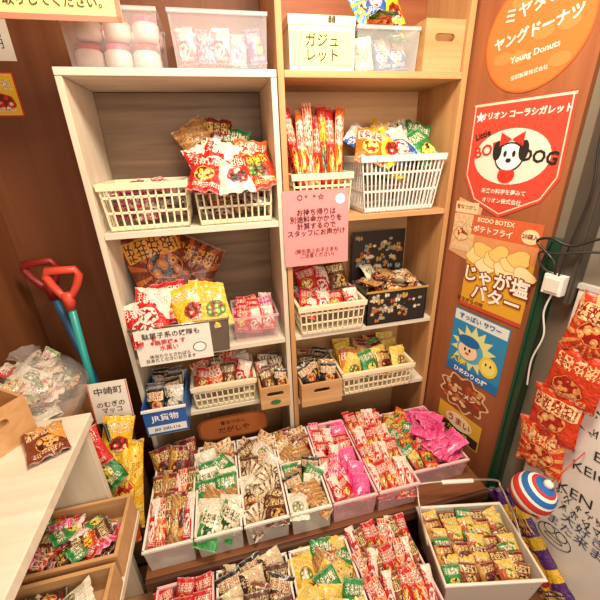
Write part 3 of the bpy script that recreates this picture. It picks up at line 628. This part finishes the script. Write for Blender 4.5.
# knit hat doll
mb=MB();M=Matrix.Translation((.675,-.61,.49))@Matrix.Rotation(.25,4,'Y')@Matrix.Rotation(.35,4,'X')
def pr(z0,z1,r,n,f=1.):
    return [(max(.0005,r*math.sqrt(max(0,1-((z0+(z1-z0)*i/n)/(r*f))**2))),z0+(z1-z0)*i/n) for i in range(n+1)]
R_=.06
mb.lathe(pr(-R_,R_*.25,R_,12),M,lambda i,k:'1f3f8a' if i<6 else ('b9342c' if i<8 else 'f2d3b4'),'matte',28)
hat=[(R_*1.08,.0),(R_*1.12,.012),(R_*1.1,.024)]+[(R_*1.05*math.cos(a),.024+.055*math.sin(a)) for a in [i*math.pi/2/9 for i in range(1,10)]]
mb.lathe(hat,M,lambda i,k:('f4f1ea','c93a30','c93a30','f4f1ea','2a6cb8','2a6cb8','f4f1ea','c93a30','2a6cb8','2a6cb8','f4f1ea')[i%11],'matte',28)
mb.lathe(pr(-.014,.014,.014,8),M@Matrix.Translation((0,0,.086)),'f4f1ea','matte',14)
for sx in (-.022,.018): mb.lathe(pr(-.006,.006,.006,5),M@Matrix.Translation((sx,-.056,-.008)),'1a1a1a','plastic',8)
mb.lathe(pr(-.007,.007,.007,5),M@Matrix.Translation((0,-.061,-.02)),'d2453a','plastic',8)
mb.tube([M@Vector((0,0,.095)),W0@Vector((.645,.66,.001))],.002,'c8402a');mb.build('knit_hat_doll')
# long snack bag on floor leaning on wall
mb=MB();pack(mb,W0@Matrix.Translation((.61,.17,.04))@Matrix.Rotation(-.75,4,'Z')@Matrix.Rotation(math.pi/2,4,'Z'),.15,.42,.05,design('5b2f78','f2c230','d8332a',4,90,'f4d64a'),14,22)
mb.build('large_snack_bag')
# ================================================================ LEFT SIDE
mb=MB();mb.box(-.995,-.65,-1.5,-.31,.87,.90,mat='wood_white');mb.box(-.995,-.67,-.335,-.312,0,.87,mat='wood_whitez');mb.box(-.969,-.598,-1.4,-.336,.475,.50,mat='wood_white')
mb.box(-.995,-.97,-1.4,-.336,0,.869,mat='wood_whitez');mb.box(-.969,-.62,-1.4,-.336,.0,.06,mat='wood_tan')
mb.build('display_counter',bevel=.002)
def traybox(x0,x1,y0,y1,z0,h,ds,sz,n,name):
    mb=MB();t=.01
    for a in ((x0,x1,y0,y0+t),(x0,x1,y1-t,y1),(x0,x0+t,y0+t,y1-t),(x1-t,x1,y0+t,y1-t)): mb.box(*a,z0,z0+h,mat='wood_box')
    mb.box(x0+t,x1-t,y0+t,y1-t,z0,z0+t,mat='wood_box');b=mb.build(name,bevel=.001);mb=MB()
    pile(mb,x0+.02,x1-.02,y0+.02,y1-.02,z0+.03,z0+h-.01,n,*sz,ds,.5);child(mb,b)
traybox(-.89,-.60,-.535,-.345,.501,.09,[D['redw'],D['red'],D['brown'],D['pinkh'],D['mix'],D['cola'],D['green']],(.06,.085,.022),50,'wooden_tray')
traybox(-.89,-.60,-.75,-.55,.501,.09,[D['snow'],D['black'],design('ece8dc','202020','202020',0,92,'f4f4f0')],(.07,.095,.024),36,'wooden_tray')
M=Matrix.Translation((-.87,-.385,.901))@Matrix.Rotation(.95,4,'Z')
b=wood_box(-.085,.085,-.07,.07,0,.12,'wooden_box',M=M)
mb=MB();pack(mb,PK(-.72,-.42,.915,.1,.5),.09,.12,.025,design('7a3420','e0a050','3a1810',1,93,'e9c79a'),10,12);mb.build('snack_packet')
# clear bag of white snacks on a crate
mb=MB();mb.box(-.985,-.80,-.27,.04,0,.76,'a87547','matte');mb.box(-.99,-.795,-.275,.045,.76,.775,'b98552','matte');mb.build('cardboard_crate',bevel=.003)
mb=MB();pile(mb,-.975,-.775,-.24,.02,.83,.94,60,.075,.09,.03,[D['snow'],D['snow'],design('efe6cc','9ab07a','d8333a',1,95,'ffffff'),D['beige'],D['redw']],1.1)
b=mb.build('bagged_snacks')
mb=MB()
prof=[(.02,.0),(.10,.0),(.135,.05),(.14,.1),(.11,.16),(.05,.195),(.02,.21),(.03,.23),(.042,.245)]
M=Matrix.Translation((-.85,-.115,.778));mb.lathe(prof,M,'f4f4f4','film',18)
mb.v=[(-.865+(x+.85)*.95+rnd.uniform(-.008,.008),-.115+(y+.115)*1.1+rnd.uniform(-.006,.006),z) for x,y,z in mb.v];child(mb,b,'bag_film')
# spades
def spade(top,foot,cg,cs,nm):
    top=Vector(top);foot=Vector(foot);d=(foot-top).normalized();mb=MB();sx=Vector((1,0,0));sx=(sx-d*sx.dot(d)).normalized()
    g=[(-.045,0),(.045,0),(.052,.02),(.04,.055),(.018,.095),(-.018,.095),(-.04,.055),(-.052,.02)]
    mb.tube([top+sx*a+d*b_ for a,b_ in g],.014,cg,'plastic',True,10)
    mb.tube([top+d*.085,top+d*.15],[.022,.018],cg,'plastic');mb.tube([top+d*.13,foot],.014,cs,'plastic')
    n=sx.cross(d).normalized();vs=[];
    for w,l,c in ((.02,-.02,0),(.085,.0,.01),(.09,.12,.015),(.05,.19,.01),(.003,.215,0)):
        for a in (-1,-.5,0,.5,1): vs.append(foot+sx*(w*a)+d*l+n*(c*(1-a*a)))
    fs=[(i*5+j,i*5+j+1,(i+1)*5+j+1,(i+1)*5+j) for i in range(4) for j in range(4)];mb.add(vs,fs,lin(cg),'plastic',True);mb.build(nm)
spade((-.785,.10,1.215),(-.83,.12,.23),'e8533f','2fa9a4','toy_spade')
spade((-.885,.18,1.23),(-.80,.24,.23),'8c2420','2f6f9e','toy_spade')
# small stand sign
mb=MB();F=FR(-.685,-.08,.76,.12);mb.box(-.065,.065,-.08,.08,-.004,0,'f4ece2','matte',M=F)
for a in (-.064,.061): mb.rect(a,a+.003,-.08,.08,.001,'e0523c',F)
mb.text('中崎町',.032,F,0,.045,.002,'3a2c24',.0002);mb.text('のむぎの\nマッコ',.024,F,0,-.02,.002,'3a2c24',.0002);
mb.box(-.70,-.66,-.06,-.02,.0,.68,'6a3f26','matte');mb.build('stand_sign')
# hanging corn snack bags
mb=MB();yd=design('f0bc20','f8dc60','c8301e',3,96,'fbe068')
dx=-.04
pack(mb,PK(-.625+dx,-.225,.50,1.25,.1,-.15),.13,.32,.08,yd,14,22)
pack(mb,PK(-.67+dx,-.235,.64,1.3,-.3,.8),.09,.2,.05,D['green'],10,14);pack(mb,PK(-.62+dx,-.17,.68,1.2,.2,-.3),.1,.14,.04,D['yellow'],10,12)
pack(mb,PK(-.685+dx,-.24,.45,1.35,.1,.1),.1,.26,.05,D['mix'],10,14);pack(mb,PK(-.68+dx,-.25,.71,1.0,.0,.4),.1,.13,.04,D['red'],10,12)
pack(mb,PK(-.635+dx,-.26,.36,1.3,.0,-.1),.08,.16,.05,D['orange'],10,12)
mb.tube([(-.68,-.19,.75),(-.68,-.19,.30),(-.68,-.19,.001)],.006,'555555','metal');mb.tube([(-.74,-.19,.006),(-.63,-.19,.006)],.006,'555555','metal');mb.build('snack_bag_rack')
# left wall papers
mb=MB();F=PM((-.86,.299,1.78),(1,0,0),(0,0,1));mb.rect(-.09,.035,-.07,.06,.001,'c8402a',F);mb.art(-.085,.03,-.065,.055,.0015,D['yellow'],F);mb.build('small_wall_poster')
mb=MB();F=PM((-.84,.299,1.93),(1,0,0),(0,0,1));mb.rect(-.09,.04,-.06,.06,.001,'efe9dc',F);mb.text('500円\n100円',.03,F,-.02,0,.002,'3a5a8a',.0003);mb.build('price_paper')
# ================================================================ LIGHT + CAMERA
def area(loc,rot,size,e,col):
    l=bpy.data.lights.new('area_lamp','AREA');l.shape='RECTANGLE';l.size=size[0];l.size_y=size[1];l.energy=e;l.color=col
    o=bpy.data.objects.new('area_lamp',l);o.location=loc;o.rotation_euler=rot;sc.collection.objects.link(o)
area((.10,-.75,2.5),(0.15,0,0),(.5,.4),36,(1,.85,.64))  # warm lamp at the ceiling
area((.2,-2.2,1.9),(1.2,0,0),(1.3,.9),19,(1,.89,.74))  # unseen area light behind the camera, well below the ceiling, aimed at the shelves
w=bpy.data.worlds.new('World');sc.world=w;w.use_nodes=True;w.node_tree.nodes['Background'].inputs[0].default_value=(1,.84,.66,1);w.node_tree.nodes['Background'].inputs[1].default_value=.62
r=Vector((.9719,-.2330,-.0331));u=Vector((.1219,.3782,.9177));f=Vector((.2013,.8960,-.3959))
u=(u-f*u.dot(f)/f.dot(f)).normalized();f.normalize();r=f.cross(u)
cam=bpy.data.cameras.new('camera');co=bpy.data.objects.new('camera',cam);sc.collection.objects.link(co)
co.matrix_world=Matrix(((r.x,u.x,-f.x,-.225),(r.y,u.y,-f.y,-1.216),(r.z,u.z,-f.z,1.569),(0,0,0,1)))
cam.sensor_width=36;cam.lens=344/600*36;cam.clip_start=.02
sc.camera=co
